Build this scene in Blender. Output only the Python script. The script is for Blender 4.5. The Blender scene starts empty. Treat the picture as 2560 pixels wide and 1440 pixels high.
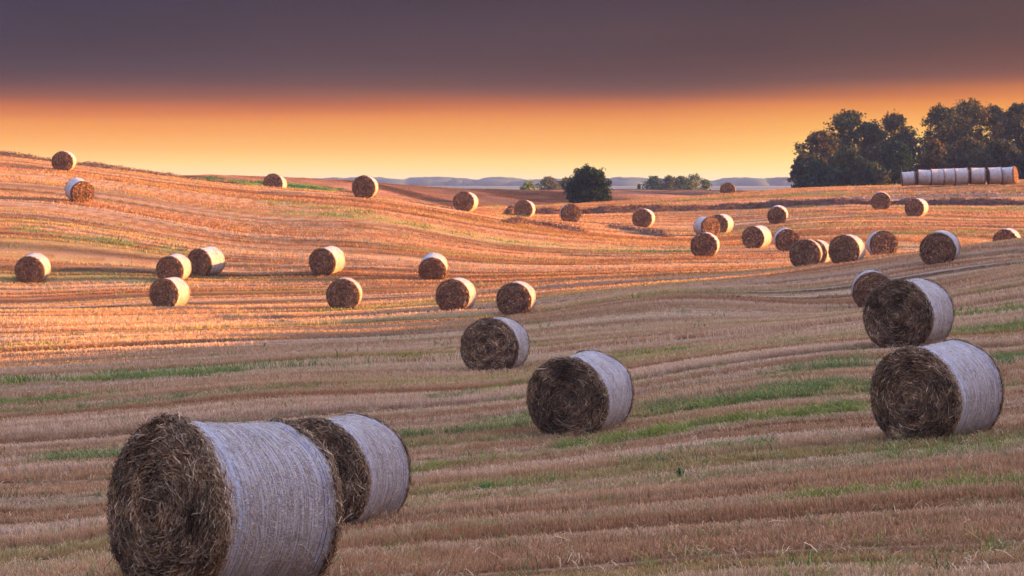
import bpy, math, random
import numpy as np
from mathutils import Vector, Matrix
random.seed(5)
scene = bpy.context.scene
COL = scene.collection
EXPO = 2.5
SUN_EL = math.radians(8.7)
SUN_AZ = math.radians(4.0)       # degrees behind straight right
import math, random
import numpy as np
rng = np.random.default_rng(11)
F = 6044.0                      # focal length in pixels of a 2560 px wide frame
PITCH = math.atan(250.0 / F)
EYE = 5.0
CP, SP = math.cos(PITCH), math.sin(PITCH)

def ray(px, py):
    xv = (px - 1280.0) / F; yv = (720.0 - py) / F
    return np.array([xv, CP + yv * SP, -SP + yv * CP])

def world(px, py, d):
    r = ray(px, py)
    return r * (d / r[1]) + np.array([0, 0, EYE])

# ---- bales: face-bottom centre px, bottom py, depth, face height px, yaw deg, tilt deg, hidden foot
# yaw > 0: the right side of the wrap shows
BALES = [
 ('A',  396, 1502, 18.0, 440,  53, -4, 0),
 ('B',  778, 1330, 27.9, 292,  29,  0, 0),
 ('C', 1417, 1095, 39.2, 208,  24,  0, 0),
 ('D', 2285, 1110, 32.9, 248,  34,  0, 0),
 ('E', 2242,  872, 46.4, 176,  23,  0, 0),
 ('F', 2183,  772, 85.0,  97,  -3,  2, 0),
 ('G', 1222,  934, 57.9, 142,  15,  0, 0),
 ('H', 1284,  789, 92.7,  85,  11,  0, 0),
 ('I', 1131,  779, 96.4,  84,  15,  0, 0),
 ('J',  857,  775, 102,   80,   7,  0, 0),
 ('K',  806,  688, 117,   70,  27,  0, 0),
 ('L', 1081,  702, 115,   66,   5,  8, 0),
 ('M',  499,  690, 117,   71,  36,  0, 0),
 ('N',  425,  707, 114,   69,  20,  0, 0),
 ('O',  409,  770, 103,   77,  27,  0, 0),
 ('P',   75,  709, 114,   71,  17,  0, 0),
 ('Q',  205,  507, 137,   59, -17,  6, 0),
 ('R',  156,  428, 158,   51,  12,  0, 0),
 ('S',  681,  485, 168,   49,  17,  0, 1),
 ('T',  909,  495, 148,   56,  10,  0, 0),
 ('U', 1158,  528, 158,   51,  15,  0, 0),
 ('V', 1308,  545, 178,   45,  12,  0, 0),
 ('W', 1427,  556, 168,   48,  -4,  0, 0),
 ('X', 1605,  568, 170,   47,  12,  0, 0),
 ('Y', 1777,  590, 160,   50, -27,  0, 0),
 ('Z', 1795,  585, 168,   50,  20,  0, 0),
 ('a', 1759,  643, 131,   63,   8,  1, 0),
 ('b', 1882,  621, 141,   57,  24,  0, 0),
 ('c', 1942,  560, 166,   46,   7,  4, 0),
 ('d', 1969,  629, 137,   59,  -6,  2, 0),
 ('e', 2012,  670, 111,   74,   5,  0, 0),
 ('f', 2033,  664, 122,   66,  14,  0, 0),
 ('g', 2109,  662, 106,   77,  14,  0, 0),
 ('h', 2210,  642, 121,   67, -11,  0, 0),
 ('i', 2344,  664,  95,   86,   9,  1, 0),
 ('j', 2512,  641, 138,   58,  11,  0, 1),
 ('k', 2202,  525, 176,   46,   1,  2, 0),
 ('l', 2285,  542, 170,   47,  18,  0, 0),
 ('m', 1819,  498, 228,   36,   2,  0, 1),
]
EXTRA = [  # further ground points (px, py, depth)
 (0,1440,26),(1500,1440,21),(2100,1440,19.5),(2560,1440,19),(2900,1440,18.5),(-350,1440,27),(410,1440,19.2),
 (0,1257,33),(0,1165,40),(0,1010,53),(0,880,74),(0,790,95),(-350,900,74),(-350,740,108),(-350,1200,38),
 (600,1000,46),(900,900,62),(1800,880,56),(2560,960,40),(2560,800,55),(2900,900,44),(2560,680,80),
 (1700,740,88),(1500,760,90),(2900,720,60),
 (0,600,122),(300,600,124),(0,450,150),(0,393,166),(-350,400,150),(-350,352,172),(300,424,166),(480,450,160),(690,469,157),
 (650,560,134),(900,560,133),(900,494,149),(1160,523,153),(1160,600,134),(1300,542,166),(1300,620,134),(1500,620,138),(1450,700,112),
 (2020,676,107),(2400,623,106),(2560,599,106),(2900,560,108),(2400,632,122),(2560,640,128),(2900,620,130),(2400,595,142),(2560,560,158),
 (2250,580,150),(2560,519,186),(2000,600,146),(2900,515,186),
 (1450,534,190),(1700,526,192),(1900,518,194),(2250,517,190),
 (1400,507,214),(1530,499,216),(1800,481,218),(1980,469,218),(2250,464,212),(2400,462,208),(2560,459,205),(2900,450,205),
 (0,410,200),(300,450,200),(300,440,240),(500,436,230),(690,500,190),(690,470,214),(650,437,258),(-350,400,230),
 (900,510,185),(900,485,215),(900,449,262),(1160,535,185),(1190,514,225),(1160,472,285),(1290,512,232),(1290,479,300),(1400,508,240),(1400,478,300),
 (1560,500,250),(1560,471,300),(1760,500,250),(1760,473,300),(1980,490,250),(2250,485,260),(2560,482,260),(1980,478,300),(2560,470,310),
 (300,450,320),(900,480,330),(1290,500,340),(1760,500,340),(2300,490,340),
]

def _uv(X, Y):
    th = np.arctan2(X, Y); r = np.hypot(X, Y)
    thc = 0.30 * np.tanh(th / 0.30)
    return thc * 5.0, np.log(np.clip(r, 14.0, 420.0)) * 2.0

def _fit():
    P = [world(b[1], b[2], b[3]) for b in BALES] + [world(*e) for e in EXTRA]
    P = np.array(P)
    u, w = _uv(P[:, 0], P[:, 1])
    # heights as angles seen from the eye: even tolerance in the picture
    s = np.hypot(P[:, 0], P[:, 1])
    q = (P[:, 2] - EYE)
    n = len(u)
    r2 = (u[:, None] - u[None]) ** 2 + (w[:, None] - w[None]) ** 2
    K = 0.5 * r2 * np.log(r2 + 1e-12)
    wt = np.array([1.0] * len(BALES) + [1.0] * len(EXTRA))
    lam = 0.005 * (s / 60.0) ** 1.0
    A = np.zeros((n + 3, n + 3)); A[:n, :n] = K + np.diag(lam)
    Pm = np.stack([np.ones(n), u, w], 1); A[:n, n:] = Pm; A[n:, :n] = Pm.T
    sol = np.linalg.solve(A, np.concatenate([q, np.zeros(3)]))
    return u, w, sol
_fu, _fw, _sol = _fit()

def smooth(a, b, x):
    t = np.clip((x - a) / (b - a), 0, 1); return t * t * (3 - 2 * t)

def _hash(i, j, s):
    h = (i.astype(np.int64) * 374761393 + j.astype(np.int64) * 668265263 + s * 1442695041) & 0xffffffff
    h = ((h ^ (h >> 13)) * 1274126177) & 0xffffffff
    return ((h ^ (h >> 16)) & 0xffff) / 65535.0

def vnoise(x, y, s=0):
    xi = np.floor(x); yi = np.floor(y); fx = x - xi; fy = y - yi
    fx = fx * fx * (3 - 2 * fx); fy = fy * fy * (3 - 2 * fy)
    a = _hash(xi, yi, s); b = _hash(xi + 1, yi, s); c = _hash(xi, yi + 1, s); d = _hash(xi + 1, yi + 1, s)
    return (a * (1 - fx) + b * fx) * (1 - fy) + (c * (1 - fx) + d * fx) * fy

def fbm(x, y, s=0, o=3):
    t = 0; a = 1.0; m = 0
    for k in range(o):
        t = t + a * vnoise(x * 2 ** k, y * 2 ** k, s + k * 17); m += a; a *= 0.5
    return t / m

CREST_Y = [-400, -120, -60, 40, 66, 78, 90, 110, 124, 145, 175, 400]
CREST_Z = [   0,    4,  10,  9,  7.4, 6.2, 5.2, 4.3, 1.8, -1.8, -3.5, -3.5]  # crest of the added hill, shaped to set the shadow edge
SHADE_X = 62.0
def terrain(X, Y, detail=True):
    X = np.asarray(X, float); Y = np.asarray(Y, float)
    shp = X.shape; X = X.ravel(); Y = Y.ravel()
    u, w = _uv(X, Y)
    n = len(_fu); out = np.empty(len(X))
    for k in range(0, len(X), 50000):
        uu, ww = u[k:k + 50000], w[k:k + 50000]
        r2 = (uu[:, None] - _fu[None]) ** 2 + (ww[:, None] - _fw[None]) ** 2
        out[k:k + 50000] = (0.5 * r2 * np.log(r2 + 1e-12)) @ _sol[:n] + _sol[n] + _sol[n + 1] * uu + _sol[n + 2] * ww
    r = np.hypot(X, Y); th = np.abs(np.arctan2(X, Y))
    # the back half settles to an even slope
    bk = smooth(0.9, 2.4, th); out = out * (1 - bk) + bk * (-3.6)
    # far land: a valley, then the distant plain
    far = np.interp(r, [300, 420, 800, 1500, 2200, 3000, 9000], [-4, -9, -7, -1.5, 2, 2, 2])
    f = smooth(300, 400, r); out = out * (1 - f) + far * f
    # low unseen hill added at right, keeps the evening sun off the near field
    crest = np.interp(Y, CREST_Y, CREST_Z) + 1.6 * (fbm(Y * 0.16, Y * 0 + 3.3, 5, 2) - 0.5) + 1.7 * (vnoise(Y * 0.42, Y * 0 + 1.3, 6) - 0.5) + .8 * (vnoise(Y * 1.1, Y * 0 + 4.3, 8) - 0.5)
    prof = smooth(34, SHADE_X, X) * (1 - smooth(SHADE_X + 10, 190, X))
    hillup = np.maximum(crest - out, 0)
    out = out + hillup * prof
    if detail:
        pxx = 1280 + F * np.tan(np.clip(np.arctan2(X, Y), -1, 1))
        hillm = smooth(196, 225, r) * (1 - smooth(320, 360, r)) * (1 - smooth(1400, 1750, pxx) * .5) * (pxx < 2600)
        out = out + hillm * (0.95 * (fbm((X * .8 + Y * .28) * .11, Y * .012, 19, 3) - .5) + .35 * (fbm((X * .8 + Y * .28) * .5, Y * .03, 23, 2) - .5))
        out = out + 0.10 * (fbm(X * 0.12, Y * 0.12, 9, 3) - 0.5) + 0.04 * (fbm(X * 0.10, rowv(X, Y) * 0.9, 21, 2) - 0.5) * (r < 320)
    return (out + EYE).reshape(shp)

ROW_A = math.radians(-2.0)
def rowv(X, Y):
    return Y * math.cos(ROW_A) - X * math.sin(ROW_A)

def hit(px, py, d0=8.0, d1=340.0):
    """first terrain point under a pixel of the frame"""
    r = ray(px, py); n = int((d1 - d0) / 0.25)
    t = np.linspace(d0, d1, n); P = r[None] * (t / r[1])[:, None]
    z = terrain(P[:, 0], P[:, 1]); g = (P[:, 2] + EYE) - z
    k = np.where(g <= 0)[0]
    if not len(k): return None
    k = k[0]
    if k == 0: return P[0, 0], P[0, 1], z[0]
    a = g[k - 1] / (g[k - 1] - g[k] + 1e-9); p = P[k - 1] * (1 - a) + P[k] * a
    return p[0], p[1], float(terrain(np.array([p[0]]), np.array([p[1]]))[0])
def project(P):
    x, y, z = P[0], P[1], P[2] - EYE
    f = y * CP - z * SP; up = y * SP + z * CP
    return 1280 + F * x / f, 720 - F * up / f
# ---- drilling rows: a smooth row coordinate fitted to rows traced on the ground
ROWS = [
 [(0,1183),(280,1158)],[(0,1330),(260,1312)],[(850,1425),(1900,1350),(2560,1315)],[(1900,1365),(2560,1335)],[(1900,1185),(2560,1139)],
 [(1575,1160),(2150,1105)],[(1408,1117),(2160,1029)],[(1020,1110),(1330,1060),(1590,1030),(2180,960)],
 [(0,1067),(300,1040)],[(0,953),(700,922),(1150,893)],[(0,1000),(700,965)],[(1743,861),(2161,817)],[(2380,790),(2560,768)],
 [(1400,837),(1743,827)],[(1792,768),(2137,746)],[(1344,753),(1792,699)],[(0,883),(700,828)],[(650,779),(1087,744)],
 [(2350,700),(2560,672)],[(2100,700),(2560,640)],
 [(0,764),(370,768),(650,765)],[(0,702),(380,710)],[(0,610),(380,675),(700,685)],[(0,556),(473,635)],[(0,514),(700,622)],[(0,436),(190,452),(700,515)],
 [(0,400),(700,476)],[(650,525),(1087,575),(1350,616)],[(650,566),(1058,625),(1350,648)],[(650,674),(1047,696)],[(650,703),(1350,716)],
 [(900,500),(1350,560)],[(1250,610),(1496,626),(1728,630)],[(1250,640),(1728,642)],[(1250,653),(1687,662),(1950,653)],
 [(1900,559),(2267,541)],[(1400,565),(1900,560)],[(2020,580),(2560,578)],[(1450,534),(1900,518),(2560,518)],[(1500,515),(2000,495),(2560,485)],
 [(1340,730),(1700,690),(2000,676)],[(300,1240),(20,1262)],[(900,1000),(1150,975),(1350,950)],
]
def _basis(X, Y):
    th = np.clip(np.arctan2(X, Y) / 0.27, -1, 1); w = np.clip((np.log(np.clip(np.hypot(X, Y), 16, 260)) - 4.2) / 1.45, -1, 1)
    out = []
    for i in range(6):
        for j in range(7):
            if i == 0 and j == 0: continue
            out.append(np.cos(i * np.arccos(th)) * np.cos(j * np.arccos(w)))
    return np.stack(out, -1)
def _fit_rows():
    A = []; B = []
    for line in ROWS:
        pts = []
        for (a, b) in zip(line[:-1], line[1:]):
            for t in (0, .25, .5, .75): pts.append((a[0] + (b[0] - a[0]) * t, a[1] + (b[1] - a[1]) * t))
        pts.append(line[-1])
        H = [hit(*p) for p in pts]; H = np.array([h for h in H if h is not None])
        bs = _basis(H[:, 0], H[:, 1])
        for k in range(len(H) - 1):
            if abs(H[k + 1, 1] - H[k, 1]) > 12: continue
            w = 3 * (40.0 / H[k, 1]) ** 1.3
            A.append(w * (bs[k + 1] - bs[k])); B.append(-w * (H[k + 1, 1] - H[k, 1]))
    for th in np.linspace(-0.24, 0.24, 13):       # keep the spacing of the rows close to one metre per metre
        for r in 18 * 1.16 ** np.arange(17):
            e = 1.05; X = math.sin(th) * r; Y = math.cos(th) * r
            b0 = _basis(np.array([X]), np.array([Y]))[0]; b1 = _basis(np.array([X * e]), np.array([Y * e]))[0]
            A.append((b1 - b0) * (0.8 * 40 / r)); B.append(0.0)
    A = np.array(A); B = np.array(B); n = A.shape[1]
    return np.linalg.solve(A.T @ A + 3e-3 * np.eye(n), A.T @ B)
rowv = lambda X, Y: Y
_rc = _fit_rows()
def rowv(X, Y):
    return Y + _basis(X, Y) @ _rc
# ------------------------------------------------------------------ helpers
def lin(r, g, b):
    f = lambda c: (c / 255 / 12.92) if c / 255 <= 0.04045 else ((c / 255 + 0.055) / 1.055) ** 2.4
    return (f(r), f(g), f(b))

def mesh_np(name, V, Fc, mats=(), colors=None, uv=None, mat_idx=None, smooth_sh=False, attr='tint'):
    """V (n,3), Fc (m,k) index array -> mesh data"""
    me = bpy.data.meshes.new(name)
    V = np.asarray(V, np.float32); Fc = np.asarray(Fc, np.int32); m, k = Fc.shape
    me.vertices.add(len(V)); me.vertices.foreach_set('co', V.ravel())
    me.loops.add(m * k); me.loops.foreach_set('vertex_index', Fc.ravel())
    me.polygons.add(m); me.polygons.foreach_set('loop_start', np.arange(0, m * k, k, dtype=np.int32))
    try: me.polygons.foreach_set('loop_total', np.full(m, k, np.int32))
    except Exception: pass
    if mat_idx is not None: me.polygons.foreach_set('material_index', np.asarray(mat_idx, np.int32))
    if smooth_sh is not False:
        sm = np.ones(m, bool) if smooth_sh is True else np.asarray(smooth_sh, bool)
        me.polygons.foreach_set('use_smooth', sm)
    for mt in mats: me.materials.append(mt)
    me.update(calc_edges=True)
    if colors is not None:
        a = me.attributes.new(attr, 'FLOAT_COLOR', 'POINT')
        c = np.ones((len(V), 4), np.float32); c[:, :3] = colors; a.data.foreach_set('color', c.ravel())
    if uv is not None:
        l = me.uv_layers.new(name='UVMap'); l.data.foreach_set('uv', np.asarray(uv, np.float32)[Fc.ravel()].ravel())
    me.validate()
    return me

def link(name, data, parent=None, loc=None):
    o = bpy.data.objects.new(name, data); COL.objects.link(o)
    if parent: o.parent = parent
    if loc is not None: o.location = loc
    return o

def tag(o, label=None, cat=None, group=None, kind=None):
    if label: o['label'] = label
    if cat: o['category'] = cat
    if group: o['group'] = group
    if kind: o['kind'] = kind
    return o

def new_mat(name, rough=0.9, spec=0.2):
    m = bpy.data.materials.new(name); m.use_nodes = True
    nt = m.node_tree; b = nt.nodes['Principled BSDF']
    b.inputs['Roughness'].default_value = rough
    b.inputs['Specular IOR Level'].default_value = spec
    return m, nt, b
def node(nt, t, **kw):
    n = nt.nodes.new(t)
    for k, v in kw.items():
        if k in ('attribute_name', 'attribute_type', 'blend_type', 'data_type', 'operation', 'noise_dimensions', 'feature', 'wave_type', 'bands_direction', 'interpolation_type', 'object'):
            setattr(n, k, v)
        else: n.inputs[k.replace('_', ' ')].default_value = v
    return n
def mathn(nt, op, a, b=None, clamp=False):
    n = nt.nodes.new('ShaderNodeMath'); n.operation = op; n.use_clamp = clamp
    for i, v in enumerate((a, b)):
        if v is None: continue
        if isinstance(v, (int, float)): n.inputs[i].default_value = v
        else: nt.links.new(v, n.inputs[i])
    return n.outputs[0]
def mixc(nt, fac, a, b, mode='MIX'):
    n = nt.nodes.new('ShaderNodeMix'); n.data_type = 'RGBA'; n.blend_type = mode
    for s, v in ((n.inputs[0], fac), (n.inputs[6], a), (n.inputs[7], b)):
        if isinstance(v, (int, float)): s.default_value = v
        elif isinstance(v, tuple): s.default_value = (*v, 1.0) if len(v) == 3 else v
        else: nt.links.new(v, s)
    return n.outputs[2]
def mapr(nt, v, a, b, c=0.0, d=1.0):
    n = nt.nodes.new('ShaderNodeMapRange'); nt.links.new(v, n.inputs[0])
    for i, x in enumerate((a, b, c, d)): n.inputs[i + 1].default_value = x
    return n.outputs[0]
def noise(nt, vec, scale, detail=3.0, rough=0.55, vscale=None):
    if vscale is not None:
        mp = nt.nodes.new('ShaderNodeMapping'); mp.inputs['Scale'].default_value = vscale
        nt.links.new(vec, mp.inputs['Vector']); vec = mp.outputs[0]
    n = nt.nodes.new('ShaderNodeTexNoise'); n.inputs['Scale'].default_value = scale
    n.inputs['Detail'].default_value = detail; n.inputs['Roughness'].default_value = rough
    nt.links.new(vec, n.inputs['Vector']); return n.outputs[0]
def bump(nt, h, strength, dist, bsdf):
    n = nt.nodes.new('ShaderNodeBump'); n.inputs['Strength'].default_value = strength; n.inputs['Distance'].default_value = dist
    nt.links.new(h, n.inputs['Height']); nt.links.new(n.outputs[0], bsdf.inputs['Normal'])

# ------------------------------------------------------------------ camera, sun, sky
cam_d = bpy.data.cameras.new('camera'); cam = link('camera', cam_d)
cam.location = (0, 0, EYE); cam.rotation_euler = (math.pi / 2 - PITCH, 0, 0)
cam_d.sensor_width = 36.0; cam_d.lens = F * 36.0 / 2560.0; cam_d.clip_end = 20000; cam_d.clip_start = 0.5
cam_d.dof.use_dof = True; cam_d.dof.focus_distance = 34.0; cam_d.dof.aperture_fstop = 9.0
scene.camera = cam
scene.render.resolution_x, scene.render.resolution_y = 1024, 576
scene.view_settings.view_transform = 'Standard'; scene.view_settings.look = 'None'
scene.view_settings.exposure = EXPO; scene.view_settings.gamma = 1.0
sd = bpy.data.lights.new('sun', 'SUN'); sd.energy = 3.85; sd.angle = math.radians(0.42); sd.color = (1.0, 0.44, 0.10)
sun = link('sun', sd); sun.location = (60, 0, 60)
sdir = Vector((math.cos(SUN_EL) * math.cos(SUN_AZ), math.cos(SUN_EL) * math.sin(SUN_AZ), math.sin(SUN_EL)))
sun.rotation_euler = sdir.to_track_quat('Z', 'Y').to_euler()

def make_world():
    w = bpy.data.worlds.new('World'); scene.world = w; w.use_nodes = True
    nt = w.node_tree; bg = nt.nodes['Background']; out = nt.nodes['World Output']
    tc = nt.nodes.new('ShaderNodeTexCoord')
    sep = nt.nodes.new('ShaderNodeSeparateXYZ'); nt.links.new(tc.outputs['Generated'], sep.inputs[0])
    x, z = sep.outputs[0], sep.outputs[2]
    n1 = noise(nt, tc.outputs['Generated'], 1.0, 3, .5, (3, 3, 90))
    z2 = mathn(nt, 'ADD', z, mathn(nt, 'MULTIPLY', mathn(nt, 'SUBTRACT', n1, 0.5), 0.007))
    z2 = mathn(nt, 'SUBTRACT', z2, mathn(nt, 'MULTIPLY', mapr(nt, x, 0.06, 0.24), 0.008))
    ramp = nt.nodes.new('ShaderNodeValToRGB'); ramp.color_ramp.interpolation = 'B_SPLINE'
    H = 0.09
    stops = [(-0.002, (250, 216, 130)), (0.0045, (250, 217, 124)), (0.012, (247, 198, 98)), (0.0195, (241, 171, 76)), (0.0265, (234, 150, 66)),
             (0.0305, (224, 134, 62)), (0.0345, (192, 110, 66)), (0.0385, (140, 88, 70)), (0.0430, (106, 76, 71)), (0.051, (88, 68, 70)), (0.066, (80, 65, 70)), (0.08, (69, 58, 70))]
    cr = ramp.color_ramp
    while len(cr.elements) > 1: cr.elements.remove(cr.elements[-1])
    cr.elements[0].position = 0; cr.elements[0].color = (*lin(*stops[0][1]), 1)
    for zz, c in stops[1:]:
        e = cr.elements.new(zz / H); e.color = (*lin(*c), 1)
    nt.links.new(mathn(nt, 'DIVIDE', z2, H), ramp.inputs[0])
    # the cloud bank turns from slate on the left to warm brown on the right
    warm = mixc(nt, mapr(nt, x, -0.2, 0.22), (0.84, 0.97, 1.16), (1.28, 1.04, 0.86))
    bank = mixc(nt, mapr(nt, z2, 0.036, 0.046), ramp.outputs[0], mixc(nt, 1.0, ramp.outputs[0], warm, 'MULTIPLY'))
    n3 = noise(nt, tc.outputs['Generated'], 1.0, 4, .6, (5, 5, 160)); n4 = noise(nt, tc.outputs['Generated'], 1.0, 4, .6, (7, 7, 40))
    bank = mixc(nt, 1.0, bank, mixc(nt, mapr(nt, n3, .3, .7), (1.03, .96, .90), (.98, 1.03, 1.06)), 'MULTIPLY')
    bank = mixc(nt, mapr(nt, z2, 0.034, 0.05), bank, mixc(nt, 1.0, bank, mixc(nt, mapr(nt, n4, .3, .7), (.90, .90, .91), (1.10, 1.09, 1.08)), 'MULTIPLY'))
    bank = mixc(nt, 1.0, bank, mixc(nt, mapr(nt, x, -0.22, 0.12), (1.0, .93, .98), (1, 1.01, 1)), 'MULTIPLY')
    k = 1 / 2 ** EXPO
    gain = mapr(nt, z2, 0.0, 0.035, 1.36 * k, 1.0 * k)
    cg = nt.nodes.new('ShaderNodeCombineXYZ')
    for q in range(3): nt.links.new(gain, cg.inputs[q])
    low = mixc(nt, 1.0, bank, cg.outputs[0], 'MULTIPLY')
    sky = nt.nodes.new('ShaderNodeTexSky'); sky.sky_type = 'NISHITA'; sky.sun_disc = False
    sky.sun_elevation = SUN_EL; sky.sun_rotation = math.pi / 2 - SUN_AZ
    up = mixc(nt, 1.0, sky.outputs[0], SKY_TINT, 'MULTIPLY')
    col = mixc(nt, mapr(nt, z, 0.26, 0.78), low, up)
    nt.links.new(col, bg.inputs[0]); bg.inputs[1].default_value = 1.0
SKY_TINT = (0.360, 0.274, 0.300)
make_world()
# ------------------------------------------------------------------ field colours (base colours of straw, soil, grass)
TAN = np.array([0.54, 0.342, 0.180]); BROWN = np.array([0.37, 0.182, 0.082]); PALE = np.array([0.66, 0.475, 0.315])
GRASS = np.array([0.21, 0.265, 0.085]); LIME = np.array([0.42, 0.44, 0.10]); PLOUGH = np.array([0.20, 0.105, 0.06]); DEEP = np.array([0.03, 0.13, 0.045])

def pxcol(X, Y):
    return 1280 + F * np.tan(np.clip(np.arctan2(X, Y), -1.2, 1.2))
def _strip(line, width, lo=0.0, amp=1.0):
    """a green strip traced on the ground: (row coordinate, along range)"""
    H = [hit(*p) for p in line]; H = np.array([h for h in H if h is not None])
    return (pxcol(H[:, 0], H[:, 1]), rowv(H[:, 0], H[:, 1]), width, amp)
STRIPS = [
 _strip([(140, 1155), (300, 1140)], 1.0), _strip([(1000, 1106), (1100, 1092), (1330, 1056), (1590, 1030), (1830, 1000), (2180, 968)], 1.5),
 _strip([(1700, 975), (1900, 950), (2150, 905)], 1.3), _strip([(0, 958), (300, 945), (560, 935)], 1.0, amp=1.6), _strip([(0, 948), (700, 918), (1150, 893)], .9, amp=.7),
 _strip([(2380, 795), (2560, 775)], 1.4), _strip([(2480, 905), (2560, 900)], 1.0), _strip([(1420, 1120), (1700, 1075), (1900, 1050), (2160, 1020)], .8, amp=.9),
 _strip([(1575, 1165), (1900, 1120)], .7), _strip([(1900, 1262), (2560, 1210)], .4, amp=.75), _strip([(1000, 1190), (1250, 1150)], .6, amp=.7),
 _strip([(150, 1250), (280, 1235)], .7, amp=.8), _strip([(1100, 1000), (1330, 960)], .9, amp=.6), _strip([(1330, 925), (1700, 880)], .9, amp=.6),
 _strip([(0, 872), (350, 850)], 1.0, amp=.9), _strip([(0, 562), (120, 585), (250, 605)], .8, amp=.8), _strip([(250, 598), (473, 633)], 1.0, amp=.8),
 _strip([(700, 510), (900, 530)], 1.8, amp=.7), _strip([(760, 530), (1000, 560), (1350, 610)], 1.6, amp=.6), _strip([(2250, 522), (2560, 521)], 2.0, amp=1.1),
 _strip([(1500, 627), (1740, 628)], 1.2, amp=.9), _strip([(2100, 592), (2560, 580)], 1.6, amp=.8), _strip([(1650, 505), (2200, 484)], 3.0, amp=.8), _strip([(2200, 488), (2560, 482)], 3.0, amp=.7),
 _strip([(1180, 518), (1400, 512)], 5.0, amp=.9), _strip([(650, 785), (1100, 755)], 1.0, amp=.5),
]
def green_mask(X, Y):
    px = pxcol(X, Y); v = rowv(X, Y); r = np.hypot(X, Y)
    g = 0.0 * X
    wob = (fbm(X * 0.4, Y * 0.4, 31, 2) - 0.5)
    for (pp, vv, w, amp) in STRIPS:
        vc = np.interp(px, pp, vv); end = smooth(pp[0] - 90, pp[0] + 10, px) * (1 - smooth(pp[-1] - 10, pp[-1] + 90, px))
        w = w * .46; g = np.maximum(g, amp * end * np.exp(-((v - vc + wob * w) / w) ** 2))
    g = g * (0.15 + 1.3 * smooth(.25, .7, fbm(X * .8, v * 1.6, 41, 3)))
    lo = fbm(X * 0.09, v * 0.30, 51, 3)
    g = np.maximum(g, 0.55 * smooth(0.66, 0.80, lo) * smooth(.35, .75, fbm(X * .25, v * 1.8, 61, 2)))
    return np.clip(g, 0, 1)
def zone(X, Y):
    """0 stubble, 1 green strip, 2 bare brown field, 3 distant pasture"""
    px = pxcol(X, Y); r = np.hypot(X, Y)
    edge = np.interp(px, [-400, 650, 900, 1160, 1290, 1400, 1500, 3000], [183, 183, 196, 206, 226, 233, 236, 240])
    z = np.where(r > edge, 2, 0)
    z = np.where((r > edge) & (px < 720 + 3 * (r - 183)) & (px < 1000) & (r < 229 + np.clip((560 - px) * .2, 0, 40)), 1, z)
    z = np.where(r > 345, 3, z)
    return z
def rowphase(X, Y):
    v = rowv(X, Y)
    return ((v + 1.1 * fbm(X * .02, v * .35, 171, 2) + .12 * vnoise(X * .5, v, 172)) / 1.45) % 1.0
def track(X, Y):
    """wheel tracks and the dark seams between passes of the combine"""
    v = rowv(X, Y) + .25 * fbm(X * .03, Y * 0, 181, 2)
    a = np.abs(((v + 1.3) % 5.6) - 2.8); w = .16 + .0017 * np.hypot(X, Y)
    st = smooth(.30, .55, fbm(X * .04, v * .18, 182, 2))
    return np.clip(np.exp(-((a - .95) / w) ** 2) * st + .9 * np.exp(-((((v * 1.0) % 9.1) - 4.5) / w) ** 2) * (1 - st * .6), 0, 1)
def field_color(X, Y):
    v = rowv(X, Y)
    X3 = X / np.maximum(1, np.hypot(X, Y) / 60)
    a = fbm(X * 0.03, v * 0.45, 71, 3); b = fbm(X * 0.06, v * 1.9, 81, 3); c = fbm(X * 0.5, Y * 0.5, 91, 3)
    f = rowphase(X, Y); pk = np.where(f > .12, np.exp(-((f - .2) / .13) ** 2), -1.2)
    t = np.clip(0.45 + 0.8 * (a - 0.5) + (1.45 + .65 * smooth(45, 100, np.hypot(X, Y))) * (b - 0.5) + 0.9 * (fbm(X * .03, v * 5.0, 85, 2) - .5) + 0.08 * (c - 0.5) + .24 * pk, 0, 1)[..., None]
    col = np.where(t < 0.5, BROWN + (TAN - BROWN) * t * 2, TAN + (PALE - TAN) * (t - 0.5) * 2)
    tk = track(X, Y)[..., None]; nr = smooth(45, 100, np.hypot(X, Y))[..., None]; col = col * (1 - (.42 + .28 * nr) * tk)
    lime = (smooth(0.62, 0.75, fbm(X * 0.05, v * 1.3, 101, 3)) * 0.55)[..., None]
    col = col * (1 - lime) + (LIME * 0.6 + TAN * 0.4) * lime
    rd = smooth(85, 125, np.hypot(X, Y))[..., None]      # deeper sunlit orange put into the far slope's straw colour
    return col * (1 - rd * np.array([.04, .13, .22]))

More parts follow.
